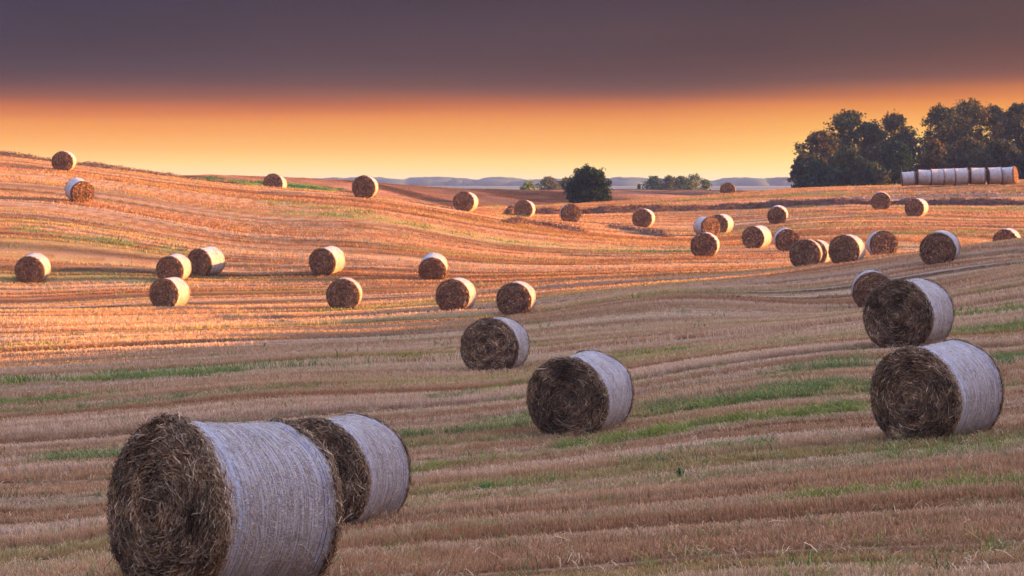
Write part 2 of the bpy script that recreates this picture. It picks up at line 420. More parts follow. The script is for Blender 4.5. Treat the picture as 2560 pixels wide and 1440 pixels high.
# ------------------------------------------------------------------ materials
def mat_ground():
    m, nt, b = new_mat('field_ground', 1.0, 0.05)
    at = node(nt, 'ShaderNodeAttribute', attribute_name='tint')
    geo = nt.nodes.new('ShaderNodeNewGeometry')
    n = noise(nt, geo.outputs['Position'], 9.0, 5, .7)
    n2 = noise(nt, geo.outputs['Position'], 1.0, 4, .6, (0.6, 3.0, 1))
    c = mixc(nt, 1.0, at.outputs['Color'], mixc(nt, n, (0.45, 0.42, 0.40), (1.45, 1.45, 1.45)), 'MULTIPLY')
    nt.links.new(c, b.inputs['Base Color'])
    bump(nt, mathn(nt, 'ADD', n, mathn(nt, 'MULTIPLY', n2, 1.5)), 1.0, 0.12, b)
    return m
def mat_blades(name, instancer=True, transl=0.25):
    m, nt, b = new_mat(name, 0.8, 0.15)
    at = node(nt, 'ShaderNodeAttribute', attribute_name='tint')
    ic = node(nt, 'ShaderNodeAttribute', attribute_name='icol', attribute_type='INSTANCER')
    c = mixc(nt, 1.0, ic.outputs['Color'], at.outputs['Color'], 'MULTIPLY')
    nt.links.new(c, b.inputs['Base Color'])
    tr = nt.nodes.new('ShaderNodeBsdfTranslucent'); nt.links.new(c, tr.inputs[0])
    mx = nt.nodes.new('ShaderNodeMixShader'); mx.inputs[0].default_value = transl
    nt.links.new(b.outputs[0], mx.inputs[1]); nt.links.new(tr.outputs[0], mx.inputs[2])
    nt.links.new(mx.outputs[0], nt.nodes['Material Output'].inputs[0])
    return m
def mat_tint(name, rough=0.9, spec=0.1, transl=0.0, bumpd=0.0, nscale=30.0):
    m, nt, b = new_mat(name, rough, spec)
    at = node(nt, 'ShaderNodeAttribute', attribute_name='tint')
    tc = nt.nodes.new('ShaderNodeTexCoord')
    n = noise(nt, tc.outputs['Object'], nscale, 4, .65)
    c = mixc(nt, 1.0, at.outputs['Color'], mixc(nt, n, (0.6, 0.6, 0.6), (1.4, 1.4, 1.4)), 'MULTIPLY')
    nt.links.new(c, b.inputs['Base Color'])
    if bumpd: bump(nt, n, 1.0, bumpd, b)
    if transl:
        tr = nt.nodes.new('ShaderNodeBsdfTranslucent'); nt.links.new(c, tr.inputs[0])
        mx = nt.nodes.new('ShaderNodeMixShader'); mx.inputs[0].default_value = transl
        nt.links.new(b.outputs[0], mx.inputs[1]); nt.links.new(tr.outputs[0], mx.inputs[2])
        nt.links.new(mx.outputs[0], nt.nodes['Material Output'].inputs[0])
    return m
def mat_net():
    m, nt, b = new_mat('bale_net_wrap', 0.42, 0.6)
    b.inputs['Sheen Weight'].default_value = .25; b.inputs['Sheen Roughness'].default_value = .45; b.inputs['Sheen Tint'].default_value = (1, 1, 1, 1)
    uv = nt.nodes.new('ShaderNodeTexCoord'); oi = nt.nodes.new('ShaderNodeObjectInfo')
    off = nt.nodes.new('ShaderNodeVectorMath'); off.operation = 'ADD'
    sc = nt.nodes.new('ShaderNodeCombineXYZ')
    nt.links.new(mathn(nt, 'MULTIPLY', oi.outputs['Random'], 40.0), sc.inputs[2])
    nt.links.new(uv.outputs['UV'], off.inputs[0]); nt.links.new(sc.outputs[0], off.inputs[1])
    V = off.outputs[0]
    sp = nt.nodes.new('ShaderNodeSeparateXYZ'); nt.links.new(uv.outputs['UV'], sp.inputs[0])
    big = noise(nt, V, 3.4, 5, .72)
    lines = noise(nt, V, 1.0, 3, .6, (2.5, 70, 1))            # threads running round the bale
    fine = noise(nt, V, 1.0, 2, .6, (22, 190, 1))
    speck = noise(nt, V, 1.0, 4, .7, (80, 50, 1))
    straw = noise(nt, V, 1.0, 4, .75, (70, 34, 1))
    base = mixc(nt, mapr(nt, big, .40, .60), (0.21, 0.13, 0.085), (0.40, 0.31, 0.255))
    base = mixc(nt, mapr(nt, lines, .42, .60, 0, .65), base, (0.62, 0.565, 0.565))
    base = mixc(nt, mapr(nt, straw, .50, .62, 0, .85), base, (0.15, 0.085, 0.05))
    base = mixc(nt, mapr(nt, speck, .53, .63, 0, .9), base, (0.68, 0.59, 0.49))
    base = mixc(nt, mapr(nt, fine, .5, .62, 0, .5), base, (0.30, 0.22, 0.19))
    base = mixc(nt, mapr(nt, lines, .50, .60, 0, .55), base, (0.66, 0.625, 0.63))
    # wound thicker on the left edge, two blue marker threads near the right edge
    v = sp.outputs[1]; wob = mathn(nt, 'MULTIPLY', mathn(nt, 'SUBTRACT', noise(nt, V, 1.0, 2, .5, (1.3, 0, 1)), .5), .03)
    vv = mathn(nt, 'ADD', v, wob)
    gap = mapr(nt, noise(nt, V, 1.0, 3, .6, (9, 30, 1)), .36, .5)
    for c0, wd, colr, st in ((0.455, .0085, (0.03, 0.06, 0.30), .9), (0.415, .0075, (0.04, 0.07, 0.32), .85), (-0.38, .010, (0.52, 0.60, 0.80), .75), (-0.41, .012, (0.52, 0.60, 0.80), .7), (-0.33, .009, (0.52, 0.60, 0.80), .6)):
        d = mathn(nt, 'ABSOLUTE', mathn(nt, 'SUBTRACT', vv, c0))
        s = mathn(nt, 'MULTIPLY', mapr(nt, d, wd, wd * .45), mathn(nt, 'MULTIPLY', gap, st))
        base = mixc(nt, s, base, colr)
    nt.links.new(base, b.inputs['Base Color'])
    h = mathn(nt, 'ADD', mathn(nt, 'MULTIPLY', lines, .6), mathn(nt, 'ADD', mathn(nt, 'MULTIPLY', straw, .8), mathn(nt, 'MULTIPLY', big, .6)))
    bump(nt, h, 1.0, 0.035, b)
    return m
M_ground = mat_ground(); M_stub = mat_blades('stubble_straw'); M_grass = mat_blades('field_grass', transl=.3)
M_straw = mat_tint('bale_straw', 0.75, 0.2, bumpd=.01, nscale=60); M_net = mat_net()
M_leaf = mat_tint('tree_leaves', 0.7, 0.15, transl=0.2, nscale=1.5); M_bark = mat_tint('tree_bark', 0.95, 0.1, bumpd=.05, nscale=8)
M_windrow = mat_tint('loose_straw', 0.9, 0.1, bumpd=.05, nscale=14)
# ------------------------------------------------------------------ the ground: one sheet out to the horizon
def polar_sheet(th, r):
    T, R_ = np.meshgrid(th, r)
    return R_ * np.sin(T), R_ * np.cos(T)
def plough_color(X, Y):
    w = X * .8 + Y * .28
    q = .35 + .9 * smooth(.3, .7, fbm(w * .22, Y * .02, 19, 3)) + .5 * (fbm(X * .5, Y * .25, 29, 2) - .5)
    q = q * (.7 + .6 * smooth(.35, .65, fbm(X * .03, Y * .02, 7, 2)))
    return PLOUGH * 1.25 * q[..., None]
def row_angle(X, Y):
    e = .3; v = rowv(X, Y)
    return np.arctan2(-(rowv(X + e, Y) - v), np.maximum(rowv(X, Y + e) - v, 1e-3))
def build_ground():
    hf = 0.262
    th = np.concatenate([np.linspace(-math.pi, -0.36, 60)[:-1], np.linspace(-0.36, -hf, 60)[:-1], np.linspace(-hf, hf, 900), np.linspace(hf, 0.36, 60)[1:], np.linspace(0.36, 0.9, 120)[1:], np.linspace(0.9, math.pi, 60)[1:]])
    r = np.concatenate([np.linspace(0.3, 14, 14)[:-1], 14 * 1.0052 ** np.arange(0, 620), np.geomspace(352, 3000, 90)])
    X, Y = polar_sheet(th, r)
    Z = terrain(X, Y)
    X3, Y3 = X, Y
    z = zone(X, Y); g = green_mask(X, Y)[..., None]
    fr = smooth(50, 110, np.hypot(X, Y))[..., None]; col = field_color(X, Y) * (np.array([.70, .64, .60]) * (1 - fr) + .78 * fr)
    col = col * (1 - 0.75 * g) + GRASS * 0.75 * g
    pl = plough_color(X, Y)
    gs = np.where(fbm(X * .05, (Y + .9 * X) * 0.20, 15, 2)[..., None] > .5, DEEP, GRASS * np.array([1.3, 1.1, 1]))
    far = np.where(fbm(X * 0.004, Y * 0.012, 77, 3)[..., None] > .5, np.array([.20, .17, .12]), np.array([.10, .13, .07]))
    col = np.where((z == 1)[..., None], gs, col); col = np.where((z == 2)[..., None], pl, col); col = np.where((z == 3)[..., None], far, col)
    n, m = X.shape
    V = np.stack([X, Y, Z], -1).reshape(-1, 3)
    i = np.arange(n - 1)[:, None] * m + np.arange(m - 1)[None]
    Fc = np.stack([i, i + 1, i + m + 1, i + m], -1).reshape(-1, 4)[:, ::-1]
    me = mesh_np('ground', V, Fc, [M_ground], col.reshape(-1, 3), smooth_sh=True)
    o = link('ground', me); tag(o, kind='structure'); return o
build_ground()

# ------------------------------------------------------------------ stubble: tufts of cut stalks instanced along the drilling rows
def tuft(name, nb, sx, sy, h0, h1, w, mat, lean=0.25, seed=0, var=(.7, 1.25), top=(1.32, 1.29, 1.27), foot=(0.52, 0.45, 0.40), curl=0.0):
    g = np.random.default_rng(seed)
    V = []; Fc = []; C = []
    for k in range(nb):
        x, y = g.uniform(-sx, sx), g.normal(0, sy); h = g.uniform(h0, h1); a = g.uniform(0, math.pi)
        lx, ly = g.normal(0, lean, 2) * h; ww = w * g.uniform(.7, 1.3); dx, dy = math.cos(a) * ww / 2, math.sin(a) * ww / 2
        t = g.uniform(*var); hue = g.uniform(-.08, .08)
        cc = lambda q: [q[0] * t * (1 + hue), q[1] * t, q[2] * t * (1 - hue)]
        o = len(V)
        V += [(x - dx, y - dy, -.03), (x + dx, y + dy, -.03), (x + lx * .5 + dx, y + ly * .5 + dy, h * .55), (x + lx * .5 - dx, y + ly * .5 - dy, h * .55),
              (x + lx * (1 + curl) + dx * .8, y + ly * (1 + curl) + dy * .8, h), (x + lx * (1 + curl) - dx * .8, y + ly * (1 + curl) - dy * .8, h * .96)]
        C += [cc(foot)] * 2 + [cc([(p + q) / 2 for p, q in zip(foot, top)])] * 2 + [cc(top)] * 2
        Fc += [(o, o + 1, o + 2, o + 3), (o + 3, o + 2, o + 4, o + 5)]
    me = mesh_np(name, V, Fc, [mat], np.array(C))
    return bpy.data.objects.new(name, me)      # only a source of instances: not linked to the scene

def scatter(name, label, cat, pts, col, scl, rot, pick, sources, tilt):
    me = bpy.data.meshes.new(name); n = len(pts)
    me.vertices.add(n); me.vertices.foreach_set('co', np.asarray(pts, np.float32).ravel())
    a = me.attributes.new('icol', 'FLOAT_COLOR', 'POINT'); c = np.ones((n, 4), np.float32); c[:, :3] = col; a.data.foreach_set('color', c.ravel())
    a = me.attributes.new('scl', 'FLOAT_VECTOR', 'POINT'); a.data.foreach_set('vector', np.asarray(scl, np.float32).ravel())
    rv = np.zeros((n, 3), np.float32); rv[:, 2] = rot; rv[:, :2] = tilt
    a = me.attributes.new('rot', 'FLOAT_VECTOR', 'POINT'); a.data.foreach_set('vector', rv.ravel())
    a = me.attributes.new('pick', 'INT', 'POINT'); a.data.foreach_set('value', np.asarray(pick, np.int32))
    me.materials.append(sources[0].data.materials[0])
    o = link(name, me); tag(o, label, cat, kind='stuff')
    ng = bpy.data.node_groups.new(name + '_nodes', 'GeometryNodeTree')
    ng.interface.new_socket('Geometry', in_out='INPUT', socket_type='NodeSocketGeometry')
    ng.interface.new_socket('Geometry', in_out='OUTPUT', socket_type='NodeSocketGeometry')
    N = ng.nodes; L = ng.links
    gi = N.new('NodeGroupInput'); go = N.new('NodeGroupOutput')
    g2i = N.new('GeometryNodeGeometryToInstance')
    for s in reversed(sources):
        oi = N.new('GeometryNodeObjectInfo'); oi.inputs['Object'].default_value = s
        L.new(oi.outputs['Geometry'], g2i.inputs[0])
    iop = N.new('GeometryNodeInstanceOnPoints'); iop.inputs['Pick Instance'].default_value = True
    m2p = N.new('GeometryNodeMeshToPoints')
    L.new(gi.outputs[0], m2p.inputs[0]); L.new(m2p.outputs[0], iop.inputs['Points']); L.new(g2i.outputs[0], iop.inputs['Instance'])
    def na(nm, t):
        q = N.new('GeometryNodeInputNamedAttribute'); q.data_type = t; q.inputs[0].default_value = nm; return q.outputs[0]
    L.new(na('pick', 'INT'), iop.inputs['Instance Index']); L.new(na('scl', 'FLOAT_VECTOR'), iop.inputs['Scale'])
    e2r = N.new('FunctionNodeEulerToRotation'); L.new(na('rot', 'FLOAT_VECTOR'), e2r.inputs[0]); L.new(e2r.outputs[0], iop.inputs['Rotation'])
    L.new(iop.outputs[0], go.inputs[0])
    md = o.modifiers.new('scatter', 'NODES'); md.node_group = ng
    return o

TH0, TH1 = -0.262, 0.262
def sample(n, r0, r1, p=2.0):
    th = rng.uniform(TH0, TH1, n); u = rng.uniform(0, 1, n)
    r = (r0 ** p + u * (r1 ** p - r0 ** p)) ** (1 / p)
    return r * np.sin(th), r * np.cos(th)
def snap_rows(X, Y, s, jit):
    v = rowv(X, Y); dv = np.round(v / s) * s - v + rng.normal(0, jit, len(X))
    e = 0.2; g = (rowv(X, Y + e) - v) / e
    return X, Y + dv / np.clip(g, 0.5, 2)
def keep_out(X, Y):
    ok = np.ones(len(X), bool)
    for (bx, by, rad) in BALE_FOOT: ok &= np.hypot(X - bx, Y - by) > rad
    return ok
BALE_FOOT = []
# ------------------------------------------------------------------ round bales
def strips_np(P, D, N, Ln, W, col, g, bend=0.25):
    """flat fibres: centre P, direction D, surface normal N -> verts, faces, colours"""
    n = len(P); D = D / np.linalg.norm(D, axis=1, keepdims=True)
    S = np.cross(D, N + g.normal(0, .6, (n, 3))); S /= np.linalg.norm(S, axis=1, keepdims=True) + 1e-9
    B = np.cross(S, D) * (g.normal(0, bend, n) * Ln)[:, None] + N * (np.abs(g.normal(0, bend * .4, n)) * Ln)[:, None]
    h = (Ln / 2)[:, None] * D; w = (W / 2)[:, None] * S
    V = np.stack([P - h - w, P - h + w, P + B * .5 + w, P + B * .5 - w, P + h + w * .7, P + h - w * .7], 1).reshape(-1, 3)
    o = np.arange(n)[:, None] * 6
    Fc = np.concatenate([o + np.array([[0, 1, 2, 3]]), o + np.array([[3, 2, 4, 5]])], 1).reshape(-1, 4)
    return V, Fc, np.repeat(col, 6, 0)

def profile(R, al, y, L, lump, pear=0.0):
    """radius at angle al (0 = top) and place y along the axis"""
    e = np.clip((L / 2 - np.abs(y)) / 0.07, 0, 1)
    rr = R * (1 - 0.05 * (1 - e) ** 2) + 0.018 * np.exp(-((np.abs(y) - (L / 2 - 0.05)) / 0.035) ** 2) - 0.012 * np.exp(-(y / (L * .3)) ** 2)
    rr = rr + lump * (vnoise(np.cos(al) * 1.6 + 9, np.sin(al) * 1.6 + y * .7 + 4, 3) - .5) * 2
    rr = rr * (1 + pear * np.exp(-((al) / 0.5) ** 2) * np.clip((-y - L * .12) / (L * .35), 0, 1) ** 1.5)
    x = rr * np.sin(al); z = rr * np.cos(al)
    zb = -0.93 * R
    z = np.where(z < zb, zb + (z - zb) * 0.25, z)
    return x, z

def bale_meshes(R, L, nf, seg, seed, fw=0.009, pear=0.0, lump=0.015, side_bits=0):
    g = np.random.default_rng(seed)
    # --- straw body
    al = np.linspace(-math.pi, math.pi, seg, endpoint=False)
    rings = []
    ys = [-L / 2, -L / 2 + .02, -L / 2 + .05, -L / 2 + .09, -L * .25, 0, L * .25, L / 2 - .09, L / 2 - .05, L / 2 - .02, L / 2]
    nr = 14 if seg > 80 else 6
    V = []; C = []
    def face_ring(f, sgn):
        x, z = profile(R, al, np.full(seg, sgn * L / 2), L, lump, pear)
        x = x * f; z = z * f
        bul = 0.05 * (1 - f ** 2) + 0.07 * (fbm(x * 7 + 30, z * 7 + 7, seed, 2) - .5) - .02 * (f > .97)
        return np.stack([x, sgn * (L / 2 + bul), z], 1)
    for k in range(nr): rings.append(face_ring(0.04 + 0.96 * (k + 0.0) / nr, -1))
    for y in ys:
        x, z = profile(R, al, np.full(seg, y), L, lump, pear)
        rings.append(np.stack([x, np.full(seg, y), z], 1))
    for k in range(nr - 1, -1, -1): rings.append(face_ring(0.04 + 0.96 * k / nr, 1))
    V = np.concatenate(rings); m = len(rings)
    a = np.arange(seg); b2 = (a + 1) % seg
    Fc = np.concatenate([np.stack([k * seg + a, (k + 1) * seg + a, (k + 1) * seg + b2, k * seg + b2], 1) for k in range(m - 1)])
    c0 = np.array([0.085, 0.052, 0.030]); C = np.tile(c0, (len(V), 1)) * (0.7 + .6 * vnoise(V[:, 0] * 14 + 5, V[:, 2] * 14 + 5 + V[:, 1] * 9, 4))[:, None]
    nbody = len(Fc)
    parts = [(V, Fc, C)]
    # --- straws on both ends, lying along the winding
    pal = np.array([[.37, .23, .125], [.25, .15, .08], [.13, .075, .042], [.55, .40, .25], [.22, .12, .055]])
    def facestraw(n, sgn):
        rho = np.sqrt(g.uniform(0.0, 1, n)); aa = g.uniform(-math.pi, math.pi, n)
        x, z = profile(R, aa, np.full(n, sgn * L / 2), L, lump, pear)
        f = rho * 1.0; x = x * f; z = z * f
        y = sgn * (L / 2 + 0.05 * (1 - f ** 2) + 0.07 * (fbm(x * 7 + 30, z * 7 + 7, seed, 2) - .5) + np.abs(g.normal(0, .014, n)) + .004 - .02 * (f > .97))
        P = np.stack([x, y, z], 1)
        spread = g.normal(0, .42, n) + (g.uniform(0, 1, n) < .12) * g.uniform(-1.5, 1.5, n)
        T = np.stack([np.cos(aa + spread), g.normal(0, .16, n), -np.sin(aa + spread)], 1)
        N = np.tile([0.0, sgn, 0.0], (n, 1))
        Ln = g.uniform(.05, .2, n) * (.6 + .4 * rho); W = fw * g.uniform(.5, 1.4, n)
        col = pal[g.choice(5, n, p=[.24, .28, .28, .07, .13])] * g.uniform(.5, 1.35, (n, 1))
        zn = fbm(x * 2.2 + 3 + sgn, z * 2.2 + 8, seed + 3, 2)[:, None]
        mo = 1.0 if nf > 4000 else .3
        col = col * (1 + mo * 1.5 * (zn - .5)) * (1 + mo * 1.1 * (vnoise(x * 9 + 3, z * 9 + 60, seed + 5) - .5))[:, None] * (1 if mo == 1 else np.array([1.25, 1.08, 1.0]))  # mid and far ends tinted warmer: bounce light put into the colour
        return strips_np(P, T, N, Ln, W, col, g)
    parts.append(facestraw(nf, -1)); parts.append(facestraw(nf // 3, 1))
    # --- ragged fringe where the straw bulges past the net
    for sgn, n in ((-1, nf // 4), (1, nf // 9)):
        aa = g.uniform(-math.pi, math.pi, n); yy = sgn * (L / 2 - np.abs(g.normal(0.03, .03, n)))
        x, z = profile(R, aa, yy, L, lump, pear)
        N = np.stack([np.sin(aa), np.zeros(n), np.cos(aa)], 1)
        P = np.stack([x, yy, z], 1) + N * g.uniform(0, .018, (n, 1))
        T = np.stack([np.cos(aa), g.normal(0, .5, n), -np.sin(aa)], 1) + N * g.normal(0, .25, (n, 1))
        col = pal[g.choice(5, n, p=[.35, .25, .12, .16, .12])] * g.uniform(.7, 1.3, (n, 1))
        parts.append(strips_np(P, T, N, g.uniform(.04, .15, n), fw * g.uniform(.5, 1.2, n), col, g))
    if side_bits:       # straws caught in and poking through the net
        n = side_bits
        aa = g.uniform(-math.pi, math.pi, n); yy = g.uniform(-L / 2 + .1, L / 2 - .1, n)
        x, z = profile(R, aa, yy, L, lump, pear); N = np.stack([np.sin(aa), np.zeros(n), np.cos(aa)], 1)
        P = np.stack([x, yy, z], 1) + N * (.011 + g.uniform(0, .006, (n, 1)))
        T = np.stack([np.cos(aa), g.normal(0, 1.1, n), -np.sin(aa)], 1)
        pc = np.array([[.66, .56, .42], [.34, .22, .14], [.55, .42, .30], [.20, .12, .08]])
        parts.append(strips_np(P, T, N, g.uniform(.02, .08, n), fw * .62 * g.uniform(.5, 1.2, n), pc[g.choice(4, n, p=[.4, .15, .35, .1])], g, bend=.06))
    off = 0; VV = []; FF = []; CC = []
    for v, f, c in parts: VV.append(v); FF.append(f + off); CC.append(c); off += len(v)
    nt_ = sum(len(f) for f in FF)
    body = mesh_np('straw_body', np.concatenate(VV), np.concatenate(FF), [M_straw], np.concatenate(CC), smooth_sh=np.arange(nt_) < nbody)
    # --- net wrap: a closed band round the sides with ragged edges
    ny = 26; sg = max(seg, 64); al = np.linspace(-math.pi, math.pi, sg + 1)
    V = []; UV = []
    for k in range(ny):
        t = k / (ny - 1); e0 = -L / 2 + .065 + .012 * (vnoise(al * 3 + 40, al * 0 + 1, seed) - .5) * 2; e1 = L / 2 - .042 + .016 * (vnoise(al * 3 + 80, al * 0 + 2, seed) - .5) * 2
        y = e0 + (e1 - e0) * t
        x, z = profile(R, al, y, L, lump, pear)
        q = 1 + (.007 if 0 < k < ny - 1 else -.004) / R + .006 / R * (vnoise(y * 14 + 3, al * 5, seed + 8) - .5) * (0 < k < ny - 1)
        V.append(np.stack([x * q, y, z * q], 1)); UV.append(np.stack([al * R, y / (L / 1.2)], 1))
    V = np.concatenate(V); UV = np.concatenate(UV); a = np.arange(sg); m = sg + 1
    Fc = np.concatenate([np.stack([k * m + a, (k + 1) * m + a, (k + 1) * m + a + 1, k * m + a + 1], 1) for k in range(ny - 1)])
    net = mesh_np('net_wrap', V, Fc, [M_net], uv=UV, smooth_sh=True)
    return body, net

LIB = {}
def lib(kind, k):
    if (kind, k) not in LIB:
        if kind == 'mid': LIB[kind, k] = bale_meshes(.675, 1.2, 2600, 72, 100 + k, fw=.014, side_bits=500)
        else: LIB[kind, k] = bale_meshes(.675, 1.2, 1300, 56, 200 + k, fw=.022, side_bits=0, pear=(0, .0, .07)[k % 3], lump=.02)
    return LIB[kind, k]
UNIQUE = {'A': 22000, 'B': 13000, 'C': 10000, 'D': 12000, 'E': 7000, 'G': 6000}
NEARW = {'A': .0065, 'B': .0072, 'C': .0085, 'D': .0075, 'E': .010, 'G': .011}

def slope_along(x, y, dx, dy, s=.7):
    z = terrain(np.array([x - dx * s, x + dx * s]), np.array([y - dy * s, y + dy * s])); return math.atan2(z[1] - z[0], 2 * s)
def place_bale(key, X, Y, D, yaw_world, body, net, label, L=1.2, tilt=0.0, group='round straw bales scattered over the field', scale_to=None, lift=None, size=(1, 1, 1), sink=.03):
    """X, Y: the middle of the bale on the ground"""
    ax, ay = math.sin(yaw_world), math.cos(yaw_world)
    z = float(terrain(np.array([X]), np.array([Y]))[0])
    sl = slope_along(X, Y, ax, ay) + math.radians(tilt)
    e = bpy.data.objects.new('round_bale', None); COL.objects.link(e); e.empty_display_size = .3
    e.location = (X, Y, z - sink); 
    e.rotation_euler = (Matrix.Rotation(-yaw_world, 3, 'Z') @ Matrix.Rotation(sl, 3, 'X')).to_euler()
    tag(e, label, 'straw bale', group)
    s = scale_to
    for nm, me in (('straw_body', body), ('net_wrap', net)):
        o = link(nm, me, e)
        o.location = (0, 0, .935 * D / 2 * size[2]); o.scale = (s * size[0], size[1], s * size[2])
    BALE_FOOT.append((X, Y, 0.3))
    return e

LABELS = {
 'A': 'huge nearest bale with shaggy dark end, cut off by the bottom of the picture',
 'B': 'second nearest bale on the left, half hidden by the huge front bale',
 'C': 'broad dark ended bale in the middle foreground with a bright band of net',
 'D': 'lower of the two big bales at right, long net side with blue threads',
 'E': 'upper of the two big bales at right',
 'F': 'dark bale peeping out behind the left side of the upper big right bale',
 'G': 'bale up and left of the middle foreground bale, in the shaded field',
 'H': 'mauve sided bale at the shade edge, rightmost of three in a line',
 'I': 'golden sided bale just left of the mauve sided one at the shade edge',
 'J': 'full face bale with thin bright rim, below the bale in mid slope',
 'K': 'broad golden sided bale in the middle of the sunlit slope',
 'L': 'bale tipped forward so its pale top shows, right of mid slope',
 'M': 'topmost, widest sided bale of the cluster of three on the left slope',
 'N': 'middle bale of the cluster of three on the left slope, foot hidden',
 'O': 'lowest bale of the cluster of three on the left slope',
 'P': 'bale standing alone by the left edge with weeds at its foot',
 'Q': 'bale high on the left slope with its net showing on the left',
 'R': 'bale standing on the skyline at far left against the yellow sky',
 'S': 'skyline bale sunk behind the crest beside the green strip',
 'T': 'bale with a peaked top on the crest before the brown hill',
 'U': 'bale on the crest below the right end of the brown hill',
 'V': 'small crest bale with a heap of loose straw at its left',
 'W': 'small full face bale just below the lone bush',
 'X': 'small bale alone in the dip between the lone bush and the paired bales',
 'Y': 'front bale of the overlapping pair, blue shaded net on its left',
 'Z': 'rear bale of the overlapping pair, mostly hidden, lit side showing',
 'a': 'bale just below the overlapping pair, throwing a long shadow to the left',
 'b': 'bale with creamy lit side, right of the one with the long shadow',
 'c': 'small bale with pale top, above the bale with the creamy side',
 'd': 'bale with thin violet rim on its left, right of the creamy sided bale',
 'e': 'full face bale at the valley edge, hiding most of another behind it',
 'f': 'sliver of a bale hidden behind the full face bale at the valley edge',
 'g': 'bale with broad pale violet side, right of the hidden sliver bale',
 'h': 'bale with violet net at its left, right of the pale violet sided bale',
 'i': 'big single dark bale with thin white rim on the shaded rise at right',
 'j': 'top of a bale sunk behind the shaded rise at the right edge',
 'k': 'left one of two small bales near the dark windrow at far right',
 'l': 'right one of two small bales near the dark windrow at far right',
 'm': 'tiny half hidden bale on the far crest left of the dark wood',
}
def build_bales():
    for bi, (key, px, py, d, hp, yaw, tilt, hid) in enumerate(BALES):
        if hid:
            p = world(px, py, d); X, Y = p[0], p[1]
        else:
            h = hit(px, py)
            X, Y = h[0], h[1]
            if abs(Y - d) > 0.06 * d: p = world(px, py, d); X, Y = p[0], p[1]
        D = hp / F * Y * 1.01; L = 1.2
        yw = math.radians(yaw) + math.atan2(X, Y)
        X += math.sin(yw) * L / 2; Y += math.cos(yw) * L / 2
        if key in UNIQUE:
            body, net = bale_meshes(D / 2, L, UNIQUE[key], 128, 300 + bi, fw=NEARW[key], side_bits=4200 if key in 'AB' else 2200, lump=.034 if key == 'A' else .026, pear=.045 if key == 'A' else 0)
            s = 1.0
        else:
            kind = 'mid' if Y < 118 else 'far'
            k = bi % 3
            if key == 'T': k = 2
            elif kind == 'far' and k == 2: k = 1
            body, net = lib(kind, k); s = D / 1.35
        g = random.Random(bi)
        place_bale(key, X, Y, D, yw, body, net, LABELS[key], tilt=tilt, scale_to=s, size=(1, 1, 1) if key in UNIQUE else (g.uniform(.99, 1.03), g.uniform(.95, 1.03), 1))
build_bales()

# the row of bales by the wood: wrapped sides to the viewer
def build_row():
    lab = ['first bale from the left in the row before the wood, lowest of the row', 'second bale of the row before the wood, leaning right', 'third bale of the row before the wood, its right edge raised',
           'fourth bale of the row before the wood, squeezed between its neighbours', 'fifth bale of the row before the wood, touching the fourth', 'sixth bale of the row before the wood, with a gap on its right',
           'seventh bale of the row before the wood, just after the gap', 'last bale of the row before the wood, orange lit end turned to the viewer']
    spec = [(2272, 463, 35, 33, -84, 2), (2309, 462, 39, 34, -88, -5), (2342, 462, 41, 33, -90, -3), (2372, 461, 41, 29, -90, 0), (2403, 461, 42, 33, -90, 2), (2443, 460, 42, 36, -86, -1), (2487, 459, 42, 33, -90, 1), (2523, 459, 43, 36, -62, 4)]
    for k, (px, py, hp, wp, yaw, lean) in enumerate(spec):
        h = None
        d = 207.0; p = world(px, py, d); X, Y = p[0], p[1]
        D = hp / F * d; L = wp / F * d
        body, net = lib('far', k % 2)
        e = place_bale('row', X, Y, D, math.radians(yaw), body, net, lab[k], scale_to=D / 1.35, group='row of bales before the wood', size=(1, L / 1.2, 1))
        z = p[2]; e.location.z = z - .02 if True else z
        e.rotation_euler.rotate(Matrix.Rotation(math.radians(-lean), 3, 'Y').to_euler())
    # one more bale cut by the right edge of the picture
    p = world(2580, 482, 204.0); body, net = lib('far', 0)
    place_bale('edge', p[0], p[1], 1.25, math.radians(14), body, net, 'bale cut by the right edge of the picture, past the end of the row', scale_to=1.25 / 1.35)
build_row()
